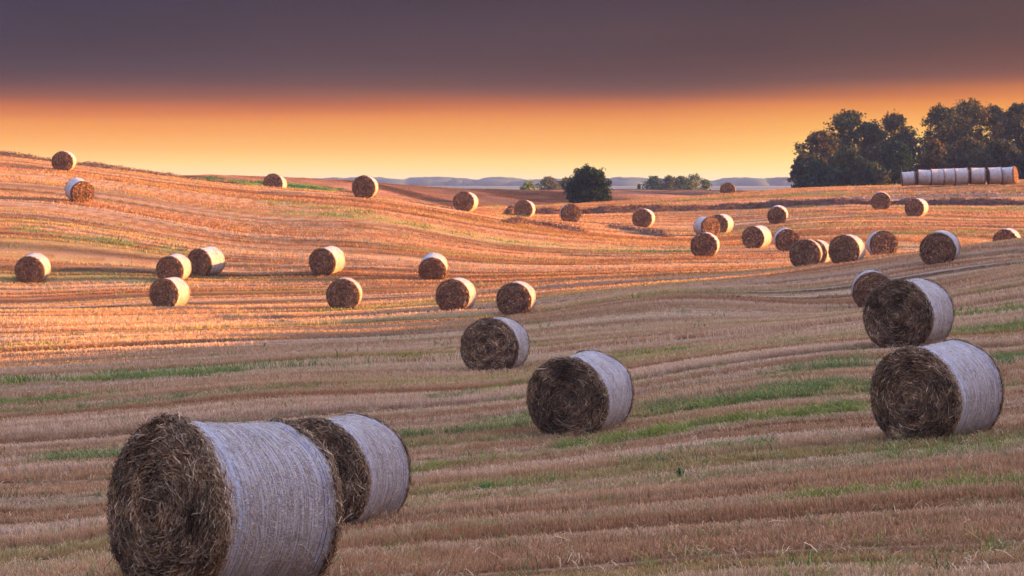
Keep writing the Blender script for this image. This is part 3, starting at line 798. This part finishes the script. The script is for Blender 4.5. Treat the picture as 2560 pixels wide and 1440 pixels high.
# ------------------------------------------------------------------ stubble, grass
def build_stubble():
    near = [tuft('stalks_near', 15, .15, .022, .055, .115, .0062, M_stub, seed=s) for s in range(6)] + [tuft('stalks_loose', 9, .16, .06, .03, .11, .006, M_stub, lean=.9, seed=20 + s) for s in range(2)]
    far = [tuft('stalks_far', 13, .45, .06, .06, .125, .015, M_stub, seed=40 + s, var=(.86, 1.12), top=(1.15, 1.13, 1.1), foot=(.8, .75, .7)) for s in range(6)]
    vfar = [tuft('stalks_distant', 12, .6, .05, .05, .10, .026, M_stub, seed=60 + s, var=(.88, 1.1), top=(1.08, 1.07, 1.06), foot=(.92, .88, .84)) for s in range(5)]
    for nm, lab, src, n, r0, r1, s, jit in (
            ('stubble_near', 'cut straw stubble in rows in the shaded foreground', near, 62000, 14.5, 52, .26, .03),
            ('stubble_middle', 'cut straw stubble in rows across the middle of the field', far, 72000, 50, 118, .5, .06),
            ('stubble_far', 'cut straw stubble on the far sunlit slope', vfar, 150000, 112, 300, .5, .08)):
        X, Y = sample(n, r0, r1, 1.7)
        X, Y = snap_rows(X, Y, s, jit)
        v = rowv(X, Y); r = np.hypot(X, Y)
        z = zone(X, Y); g = green_mask(X, Y)
        band = fbm(X * 0.04, v * (1.1 if r0 < 60 else .6), 131, 3)
        keep = ((z == 0) | ((z == 2) & (r0 > 100) & (rng.uniform(0, 1, len(X)) < .5))) & keep_out(X, Y) & ((rowphase(X, Y) > .12) | (rng.uniform(0, 1, len(X)) < .2)) & (rng.uniform(0, 1, len(X)) > .6 * track(X, Y)) & (rng.uniform(0, 1, len(X)) < 1 - .45 * g) & (rng.uniform(0, 1, len(X)) < .35 + 1.5 * smooth(.30, .60, band))
        X, Y, v, g, band, r = X[keep], Y[keep], v[keep], g[keep], band[keep], r[keep]
        Z = terrain(X, Y); k = len(X)
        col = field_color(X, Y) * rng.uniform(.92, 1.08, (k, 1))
        col = col * (1 - .35 * g[:, None]) + LIME * .35 * g[:, None]
        hs = (.62 + .65 * smooth(.3, .7, band)) * rng.uniform(.88, 1.12, k)
        f = rowphase(X, Y); hs = hs * np.where(f < .12, .45, 1 + .3 * np.exp(-((f - .2) / .13) ** 2))
        # the stalks in wheel tracks are pressed down
        hs = hs * (1 - .6 * track(X, Y))
        pz = (z[keep] == 2); col = np.where(pz[:, None], plough_color(X, Y) * 1.15, col); hs = np.where(pz, hs * .7, hs)
        ra = row_angle(X, Y) + rng.normal(0, .05, k) + math.pi * rng.integers(0, 2, k)
        ca, sa = np.cos(ra), np.sin(ra); sl = np.arctan((terrain(X + ca * .5, Y + sa * .5) - terrain(X - ca * .5, Y - sa * .5)) / 1.0)
        tl = rng.normal(0, .06, (k, 2)); tl[:, 1] = -sl + tl[:, 1] * .4
        scatter(nm, lab, 'stubble', np.stack([X, Y, Z], 1), col, np.stack([np.ones(k), rng.uniform(.8, 1.2, k), hs], 1), ra, rng.integers(0, len(src), k), src, tl)
    # chaff and broken straws lying on the ground, thickest round the bales
    ls = [tuft('straws_lying', 9, .16, .12, .02, .05, .007, M_stub, lean=1.8, seed=200 + s, top=(1.4, 1.35, 1.3), foot=(1.2, 1.15, 1.1)) for s in range(4)]
    X, Y = sample(5000, 14.5, 60, 1.7); ex = []; ey = []
    for (bx, by, rad) in BALE_FOOT:
        if by < 125:
            q = 260 if by < 65 else 90; a = rng.uniform(0, 6.283, q); rr = .35 + np.abs(rng.normal(0, .55, q)); ex.append(bx + np.cos(a) * rr); ey.append(by + np.sin(a) * rr)
    X = np.concatenate([X] + ex); Y = np.concatenate([Y] + ey); k = len(X)
    scatter('loose_straw', 'loose broken straw lying between the stubble and round the bales', 'straw', np.stack([X, Y, terrain(X, Y) + rng.uniform(.0, .05, k)], 1),
            np.array([.50, .36, .21]) * rng.uniform(.5, 1.3, (k, 1)), rng.uniform(.6, 1.2, (k, 1)) * np.ones((k, 3)), rng.uniform(0, 6.28, k), rng.integers(0, 4, k), ls, rng.normal(0, .15, (k, 2)))
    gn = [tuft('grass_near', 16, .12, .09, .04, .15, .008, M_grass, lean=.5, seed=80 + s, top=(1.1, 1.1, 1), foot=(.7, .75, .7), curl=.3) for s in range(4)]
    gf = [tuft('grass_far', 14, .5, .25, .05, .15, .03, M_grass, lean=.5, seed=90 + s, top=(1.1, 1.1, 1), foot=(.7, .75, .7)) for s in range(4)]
    for nm, lab, src, n, r0, r1 in (('grass_near', 'green grass growing between the stubble rows in the foreground', gn, 90000, 14.5, 60), ('grass_far', 'green grass between the stubble rows farther off', gf, 60000, 58, 236)):
        X, Y = sample(n, r0, r1, 1.7)
        g = green_mask(X, Y); z = zone(X, Y)
        keep = keep_out(X, Y) & (z < 2) & ((rng.uniform(0, 1, n) < smooth(.22, .75, g)) | (rng.uniform(0, 1, n) < .012) | (z == 1))
        X, Y, g, z = X[keep], Y[keep], g[keep], z[keep]; k = len(X)
        t = smooth(.45, .62, fbm(X * .12, rowv(X, Y) * 1.1, 141, 2))[:, None]
        col = (GRASS * (1 - t) + LIME * .7 * t) * rng.uniform(.7, 1.25, (k, 1))
        col = np.where((z == 1)[:, None], np.where(fbm(X * .05, (Y + .9 * X) * 0.20, 15, 2)[:, None] > .5, DEEP, GRASS), col)
        scatter(nm, lab, 'grass', np.stack([X, Y, terrain(X, Y)], 1), col, np.stack([np.ones(k), np.ones(k), rng.uniform(.6, 1.25, k)], 1), rng.uniform(0, 6.28, k), rng.integers(0, len(src), k), src, rng.normal(0, .1, (k, 2)))
build_stubble()

# ------------------------------------------------------------------ trees
def tube_np(pts, rad, seg=7):
    pts = np.array(pts, float); V = []; n = len(pts)
    for i in range(n):
        d = pts[min(i + 1, n - 1)] - pts[max(i - 1, 0)]; d /= np.linalg.norm(d) + 1e-9
        a = np.cross(d, [0, 1, .1]); a /= np.linalg.norm(a) + 1e-9; b = np.cross(d, a)
        for k in range(seg): t = 2 * math.pi * k / seg; V.append(pts[i] + rad[i] * (a * math.cos(t) + b * math.sin(t)))
    Fc = [(i * seg + k, i * seg + (k + 1) % seg, (i + 1) * seg + (k + 1) % seg, (i + 1) * seg + k) for i in range(n - 1) for k in range(seg)]
    return np.array(V), np.array(Fc)
def tree(name, label, cat, group, px, ytop, wpx, d, hues, n=5200, leaf=.26, low=.06, base=None, seed=0, flat=1.0, depthf=.9):
    g = np.random.default_rng(1000 + seed)
    p = world(px, 470, d); X, Y = p[0], p[1]
    z0 = float(terrain(np.array([X]), np.array([Y]))[0]) - .05
    H = world(px, ytop, d)[2] - z0; W = wpx / F * d
    e = bpy.data.objects.new(name, None); COL.objects.link(e); e.location = (X, Y, z0); tag(e, label, cat, group)
    # crown: leaf clumps gathered in lobes round the ends of the limbs
    lobes = []; nl = int(24 * max(1, min(2.2, H / W)))
    for k in range(nl):
        zf = low + (1 - low) * (k + .5) / nl
        wz = math.sin(math.pi * min(max((zf - low) / (1 - low) * .80 + .20, 0), 1)) ** .65 * flat if zf > .8 else (.92 + .08 * (zf / .75)) 
        a = g.uniform(0, 6.283); rr = W / 2 * wz * g.uniform(.35, .82)
        s = W * g.uniform(.15, .25) * (1.0 if zf < .85 else .8)
        zc = min(zf * H, H - s * .85)
        lobes.append((math.cos(a) * rr, math.sin(a) * rr * depthf, zc, s))
    for q in (.2, .4, .6, .78): lobes.append((0, 0, H * q, W * .30))
    lobes.append((0, 0, H * .45, W * .26)); lobes.append((g.normal(0, W * .05), 0, H - W * (.17 if low > 0 else .3), W * (.17 if low > 0 else .3))); lobes.append((-W * .33, 0, H * .35, W * .17)); lobes.append((W * .33, 0, H * .38, W * .17))
    if low == 0:
        for q in (-.34, -.2, .2, .34): lobes.append((W * q, 0, H * .2, W * .17)); lobes.append((W * q * .9, 0, H * .5, W * .18)); lobes.append((W * q * .6, 0, H * .74, W * .17))
    V = []; C = []; P = []
    per = int(n * 1.5) // len(lobes)
    for li, (x, y, zc, s) in enumerate(lobes):
        nk = 16; kc = g.normal(0, 1, (nk, 3)); kc /= np.linalg.norm(kc, axis=1, keepdims=True); ki = g.integers(0, nk, per)
        kb = g.uniform(.55, 1.5, nk)[ki][:, None]
        dirs = kc[ki] + g.normal(0, .20, (per, 3)); dirs /= np.linalg.norm(dirs, axis=1, keepdims=True)
        rad = s * np.clip(g.normal(.88, .16, per) * g.uniform(.8, 1.2, nk)[ki], .2, 1.25) * (.75 + .5 * vnoise(dirs[:, 0] * 2.6 + li, dirs[:, 2] * 2.6 + dirs[:, 1] * 2, seed))
        q = np.array([x, y, zc]) + dirs * rad[:, None] * np.array([1, 1, .85])
        q[:, 2] = np.maximum(q[:, 2], .1)
        P.append(q); hue = np.array(hues[g.integers(0, len(hues))])
        c = (hue * .55 + .45 * np.array(hues)[g.integers(0, len(hues), per)]) * kb * g.uniform(.6, 1.4, (per, 1)); sw = g.uniform(0, 1, per) < .06
        c[sw] = np.array(hues[-1]) * g.uniform(.8, 1.6, (sw.sum(), 1)); C.append(c)
    P = np.concatenate(P); C = np.concatenate(C); m = len(P)
    a = g.normal(0, 1, (m, 3)); a /= np.linalg.norm(a, axis=1, keepdims=True); b = np.cross(a, g.normal(0, 1, (m, 3))); b /= np.linalg.norm(b, axis=1, keepdims=True)
    s = (leaf * g.uniform(.5, 1.2, m))[:, None] / 2
    V = np.stack([P - a * s, P - b * s * .6, P + a * s, P + b * s * .6], 1).reshape(-1, 3)
    Fc = np.arange(m * 4).reshape(-1, 4)
    crown = link('crown', mesh_np('crown', V, Fc, [M_leaf], np.repeat(C, 4, 0)), e)
    # trunk with limbs
    VV = []; FF = []; off = 0
    r0 = max(.09, W * .035)
    tr = [(0, 0, -.2), (g.normal(0, .1), g.normal(0, .1), H * .3), (g.normal(0, .25), g.normal(0, .2), H * .62), (g.normal(0, .3), 0, H * .88)]
    tubes = [(tr, [r0 * 1.3, r0, r0 * .6, r0 * .15])]
    for k in range(7):
        x, y, zc, s_ = lobes[g.integers(3, len(lobes))]; zb = min(zc * .55, H * .5)
        tubes.append(([(0, 0, zb), (x * .5, y * .5, (zb + zc) / 2 + .1), (x, y, zc)], [r0 * .5, r0 * .3, r0 * .08]))
    for pts, rad in tubes:
        v, f = tube_np(pts, rad); VV.append(v); FF.append(f + off); off += len(v)
    VV = np.concatenate(VV)
    link('trunk', mesh_np('trunk', VV, np.concatenate(FF), [M_bark], np.tile([.12, .085, .06], (len(VV), 1)), smooth_sh=True), e)
    return e
DG = (.022, .050, .016); DG2 = (.012, .034, .014); OL = (.055, .066, .018); BR = (.066, .048, .017); AU = (.13, .07, .02); GY = (.12, .14, .05)
WOOD = [
 (2012, 388, 78, 283, (DG2, DG, BR), 'leftmost low tree of the dark wood, sloping down to the field'),
 (2054, 328, 118, 290, (BR, DG, AU), 'russet tipped tree second from the left in the wood'),
 (2120, 276, 140, 297, (DG2, DG, DG, BR), 'tall dark tree with a flat top, left peak of the wood'),
 (2228, 283, 138, 300, (BR, BR, OL, AU), 'brownish tall tree left of the notch in the wood'),
 (2172, 305, 110, 296, (BR, OL, DG), 'brown green tree between the two left peaks of the wood'),
 (2258, 330, 100, 296, (BR, DG, OL), 'tree filling the notch between the two halves of the wood'),
 (2238, 358, 100, 272, (DG2, DG2, DG), 'very dark low tree below the notch, left of the bale row'),
 (2120, 372, 110, 276, (OL, BR, DG), 'olive bushy tree at the foot of the left peak of the wood'),
 (2350, 264, 136, 294, (DG, DG2, OL, BR), 'dark tree on the left shoulder of the biggest crown of the wood'),
 (2420, 251, 170, 298, (DG, DG, OL, AU), 'biggest and tallest tree of the wood, rounded crown above the bale row'),
 (2484, 264, 110, 300, (OL, DG, BR), 'olive tree on the right shoulder of the biggest crown of the wood'),
 (2546, 258, 116, 296, (DG2, DG, BR), 'dark tree at the right edge of the picture, last peak of the wood'),
 (2330, 352, 96, 276, (DG, OL, AU), 'low mottled tree right behind the left half of the bale row'),
 (2410, 345, 110, 278, (OL, DG, AU), 'low mottled tree right behind the middle of the bale row'),
 (2500, 350, 110, 277, (DG2, BR, OL), 'low dark tree right behind the right end of the bale row'),
 (2040, 405, 90, 272, (DG2, DG), 'low dark shrubby tree at the left foot of the wood'),
 (2180, 405, 90, 270, (DG2, DG, BR), 'low dark shrubby tree in the left half of the wood, right of its middle foot'),
 (2625, 285, 120, 294, (DG, OL, BR), 'tree of the wood just outside the right edge of the picture'),
 (2600, 372, 110, 276, (DG2, DG), 'low tree of the wood just outside the right edge of the picture'),
]
for k, (px, yt, w, d, hues, lab) in enumerate(WOOD):
    tree('broadleaf_tree', lab, 'tree', 'trees of the dark wood', px, yt, w, d, hues, n=7800 if w > 100 else 5400, leaf=.34, seed=k)
tree('round_bush', 'lone dark green bush tree on the far crest in the middle of the view', 'bush', None, 1470, 420, 112, 226, (DG2, (.014, .036, .013), DG2, DG2), n=20000, leaf=.2, seed=54, low=.0)
GROVE = [
 (1322, 453, 64, 430, (GY, (.10, .15, .05)), 'small pale green tree, leftmost of the trees behind the brown field'),
 (1372, 443, 84, 445, (BR, OL), 'brown tree between the small green tree and the lone bush, in the distance'),
 (1412, 445, 70, 450, (OL, BR), 'brown tree partly hidden by the left side of the lone bush'),
 (1598, 461, 15, 440, (DG, OL), 'tiny round shrub left of the distant grove'),
 (1634, 440, 66, 470, (OL, DG), 'leftmost tree of the distant grove right of the lone bush'),
 (1672, 440, 56, 475, (OL, BR), 'narrow tree, second in the distant grove'),
 (1702, 441, 60, 470, (DG, OL), 'darker tree, third in the distant grove'),
 (1737, 435, 72, 465, (GY, OL), 'tallest yellow green tree of the distant grove'),
 (1764, 450, 42, 468, (GY, DG), 'lowest tree at the right end of the distant grove'),
]
for k, (px, yt, w, d, hues, lab) in enumerate(GROVE):
    tree('distant_tree', lab, 'tree', 'distant trees behind the brown field', px, yt, w, d, [tuple(c * 1.5 for c in h) for h in hues], n=3600, leaf=.42, seed=70 + k, low=.3)

# far-off wooded ridge that reads as one mass
def build_far_wood():
    V = []; FF = []; C = []; off = 0; g = np.random.default_rng(8)
    nu, nv = 10, 6
    for k in range(1500):
        px = g.uniform(-900, 3500); d = g.uniform(2150, 2500); X = (px - 1280) / F * d
        hi = 470 - (13 + 12 * smooth(.3, .7, fbm(np.array([px * .012]), np.array([1.5]), 33, 3)[0]) + 2.5 * g.uniform(-1, 1))
        zt = world(px, hi, d)[2]; z0 = float(terrain(np.array([X]), np.array([d]))[0]) - 1
        hh = max(zt - z0, 2.0); w = g.uniform(6, 22)
        th = np.linspace(0, 2 * math.pi, nu, endpoint=False); ph = np.linspace(0, math.pi / 2, nv)
        T, Pp = np.meshgrid(th, ph)
        bumpy = 1 + .22 * (vnoise(T * 1.5 + k, Pp * 3, 5) - .5) * 2
        v = np.stack([X + np.cos(T) * np.cos(Pp) ** .6 * w * bumpy, d + np.sin(T) * np.cos(Pp) ** .6 * w * bumpy, z0 + np.sin(Pp) * hh * bumpy ** .4], -1).reshape(-1, 3)
        i = np.arange(nv - 1)[:, None] * nu + np.arange(nu)[None]; j = np.arange(nv - 1)[:, None] * nu + (np.arange(nu)[None] + 1) % nu
        f = np.stack([i, j, j + nu, i + nu], -1).reshape(-1, 4)
        V.append(v); FF.append(f + off); off += len(v); C.append(np.tile(np.array([.035, .055, .035]) * g.uniform(.7, 1.4), (len(v), 1)))
    V = np.concatenate(V)
    o = link('distant_woodland', mesh_np('distant_woodland', V, np.concatenate(FF), [M_bark], np.concatenate(C), smooth_sh=True))
    tag(o, 'hazy blue wooded ridge along the horizon', 'woodland', kind='stuff')
build_far_wood()

# ------------------------------------------------------------------ windrows and heap of loose straw
def windrow(name, label, cat, line, w, h, dark, seed, d=None, n=2600, fl=(.15, .5)):
    g = np.random.default_rng(seed)
    if d is None: H = np.array([hit(*p)[:2] for p in line])
    else:
        H = np.array([world(p[0], p[1], dd)[:2] for p, dd in zip(line, d)])
    seg = np.hypot(*(H[1:] - H[:-1]).T); s = np.concatenate([[0], np.cumsum(seg)]); tot = s[-1]; m = max(int(tot / .25), 24)
    t = np.linspace(0, tot, m); X = np.interp(t, s, H[:, 0]); Y = np.interp(t, s, H[:, 1])
    dx = np.gradient(X); dy = np.gradient(Y); q = np.hypot(dx, dy); nx, ny = -dy / q, dx / q
    wob = (fbm(t * .25, t * 0 + seed, 3, 3) - .5) * 1.0
    ends = np.clip(np.minimum(t, tot - t) / 1.2, 0.03, 1) ** .5
    lum = (.35 + 1.3 * fbm(t * .7, t * 0 + 5.0 + seed, 6, 3)) * ends
    K = 11; V = []; 
    for k in range(K):
        c = -1 + 2 * k / (K - 1); hh = (1 - c * c) * h * lum * (.75 + .5 * vnoise(t * 2.3, t * 0 + k * 1.7, seed))
        x = X + nx * (c * w * (.7 + .5 * lum) + wob); y = Y + ny * (c * w * (.7 + .5 * lum) + wob)
        V.append(np.stack([x, y, terrain(x, y) - .04 + hh], 1))
    V = np.stack(V, 1); G = V.copy(); V = V.reshape(-1, 3)
    i = np.arange(m - 1)[:, None] * K + np.arange(K - 1)[None]; Fc = np.stack([i, i + K, i + K + 1, i + 1], -1).reshape(-1, 4)
    base = np.array(dark); C = base * (.7 + .6 * vnoise(V[:, 0] * 3, V[:, 1] * 3, 4))[:, None]
    ii = g.integers(0, m, n); kk = g.integers(1, K - 1, n)
    P = G[ii, kk] + np.array([0, 0, .03]) + g.normal(0, .04, (n, 3)); T = g.normal(0, 1, (n, 3)) * np.array([1, 1, .45])
    v2, f2, c2 = strips_np(P, T, np.tile([0., 0, 1], (n, 1)), g.uniform(fl[0], fl[1], n), np.full(n, .03), base * g.uniform(.6, 2.2, (n, 1)), g)
    o = link(name, mesh_np(name, np.concatenate([V, v2]), np.concatenate([Fc, f2 + len(V)]), [M_windrow], np.concatenate([C, c2])))
    tag(o, label, cat); return o
DK = (.20, .115, .07)
windrow('straw_windrow', 'long dark windrow of loose straw across the far right field', 'windrow', [(1290, 541), (1400, 538), (1500, 531), (1700, 524), (1900, 517), (2250, 516), (2600, 517), (2800, 517)], .8, .40, (.13, .07, .045), 1, d=[188, 189, 190, 191, 192, 190, 187, 186], n=9000)
windrow('straw_windrow', 'dark windrow of loose straw along the skyline at far left', 'windrow', [(-250, 362), (0, 391), (130, 401), (300, 424), (450, 441), (640, 460)], .8, .24, DK, 2, d=[172, 172, 172, 170, 170, 168], n=5000)
windrow('straw_windrow', 'short ragged windrow below the bale with the straw heap', 'windrow', [(1256, 554), (1330, 562), (1400, 573), (1466, 583)], .5, .34, DK, 3, n=1600)
windrow('straw_windrow', 'faint short windrow on the slope left of the paired bales', 'windrow', [(1525, 569), (1590, 580), (1676, 594)], .5, .28, DK, 4, n=1300)
windrow('straw_windrow', 'thin brown windrow just beyond the long dark windrow, below the bale row', 'windrow', [(2030, 508), (2250, 502), (2560, 501), (2700, 501)], 1.0, .22, (.30, .18, .11), 6, d=[197, 197, 195, 194], n=2600)
windrow('straw_heap', 'heap of loose straw leaning on the left of a small crest bale', 'straw heap', [(1262, 541), (1275, 541), (1292, 541)], .75, 1.0, (.24, .15, .095), 5, d=[181, 181, 181], n=1400)

# a few single weeds that stand out of the stubble
def weed(label, px, py, hh, col, seed, name='weed_plant', n=50):
    g = np.random.default_rng(seed); h = hit(px, py)
    a = g.uniform(0, 6.28, n); P = np.stack([np.cos(a) * hh * g.uniform(.05, .6, n), np.sin(a) * hh * g.uniform(.05, .6, n), g.uniform(.25, .6, n) * hh], 1)
    T = np.stack([np.cos(a) * .6, np.sin(a) * .6, g.uniform(.6, 1.4, n)], 1)
    v, f, c = strips_np(P, T, np.stack([np.cos(a), np.sin(a), a * 0], 1), g.uniform(.5, 1, n) * hh, g.uniform(.006, .014, n), np.array(col) * g.uniform(.6, 1.4, (n, 1)), g)
    o = link(name, mesh_np(name, v, f, [M_leaf], c)); o.location = h; tag(o, label, 'weed')
weed('bright green leafy weed in the stubble below the middle foreground bale', 1217, 1226, .15, (.10, .26, .05), 1)
weed('dark green weed clump in the stubble right of the middle foreground bale', 1700, 1192, .13, (.06, .15, .045), 2, n=60)
weed('tall dry brown stalk plant standing right of the middle foreground bale', 1830, 1012, .33, (.26, .15, .08), 3, n=12)
weed('small green weeds growing at the left foot of the leftmost slope bale', 44, 706, .45, (.10, .16, .05), 4)
weed('pair of pale dry stalks standing at the edge of the shade, left of centre', 541, 830, .7, (.6, .42, .26), 5, n=7)

# ------------------------------------------------------------------ evening air
def haze():
    x0, x1, y0, y1, z0, z1 = -3200, 3200, -3200, 3200, -8.0, 18.0
    V = [(x, y, z) for x in (x0, x1) for y in (y0, y1) for z in (z0, z1)]
    Fc = [(0, 1, 3, 2), (4, 6, 7, 5), (0, 4, 5, 1), (2, 3, 7, 6), (0, 2, 6, 4), (1, 5, 7, 3)]
    me = mesh_np('haze', V, Fc); m = bpy.data.materials.new('evening_haze'); m.use_nodes = True; nt = m.node_tree
    nt.nodes.remove(nt.nodes['Principled BSDF']); v = nt.nodes.new('ShaderNodeVolumePrincipled')
    v.inputs['Color'].default_value = HAZE_COL; v.inputs['Density'].default_value = HAZE_D; v.inputs['Anisotropy'].default_value = 0.0
    nt.links.new(v.outputs[0], nt.nodes['Material Output'].inputs['Volume']); me.materials.append(m)
    o = link('haze', me); tag(o, 'thin evening haze over the fields', 'haze', kind='stuff')
HAZE_COL = (.36, .50, .98, 1); HAZE_D = 0.00018
haze()
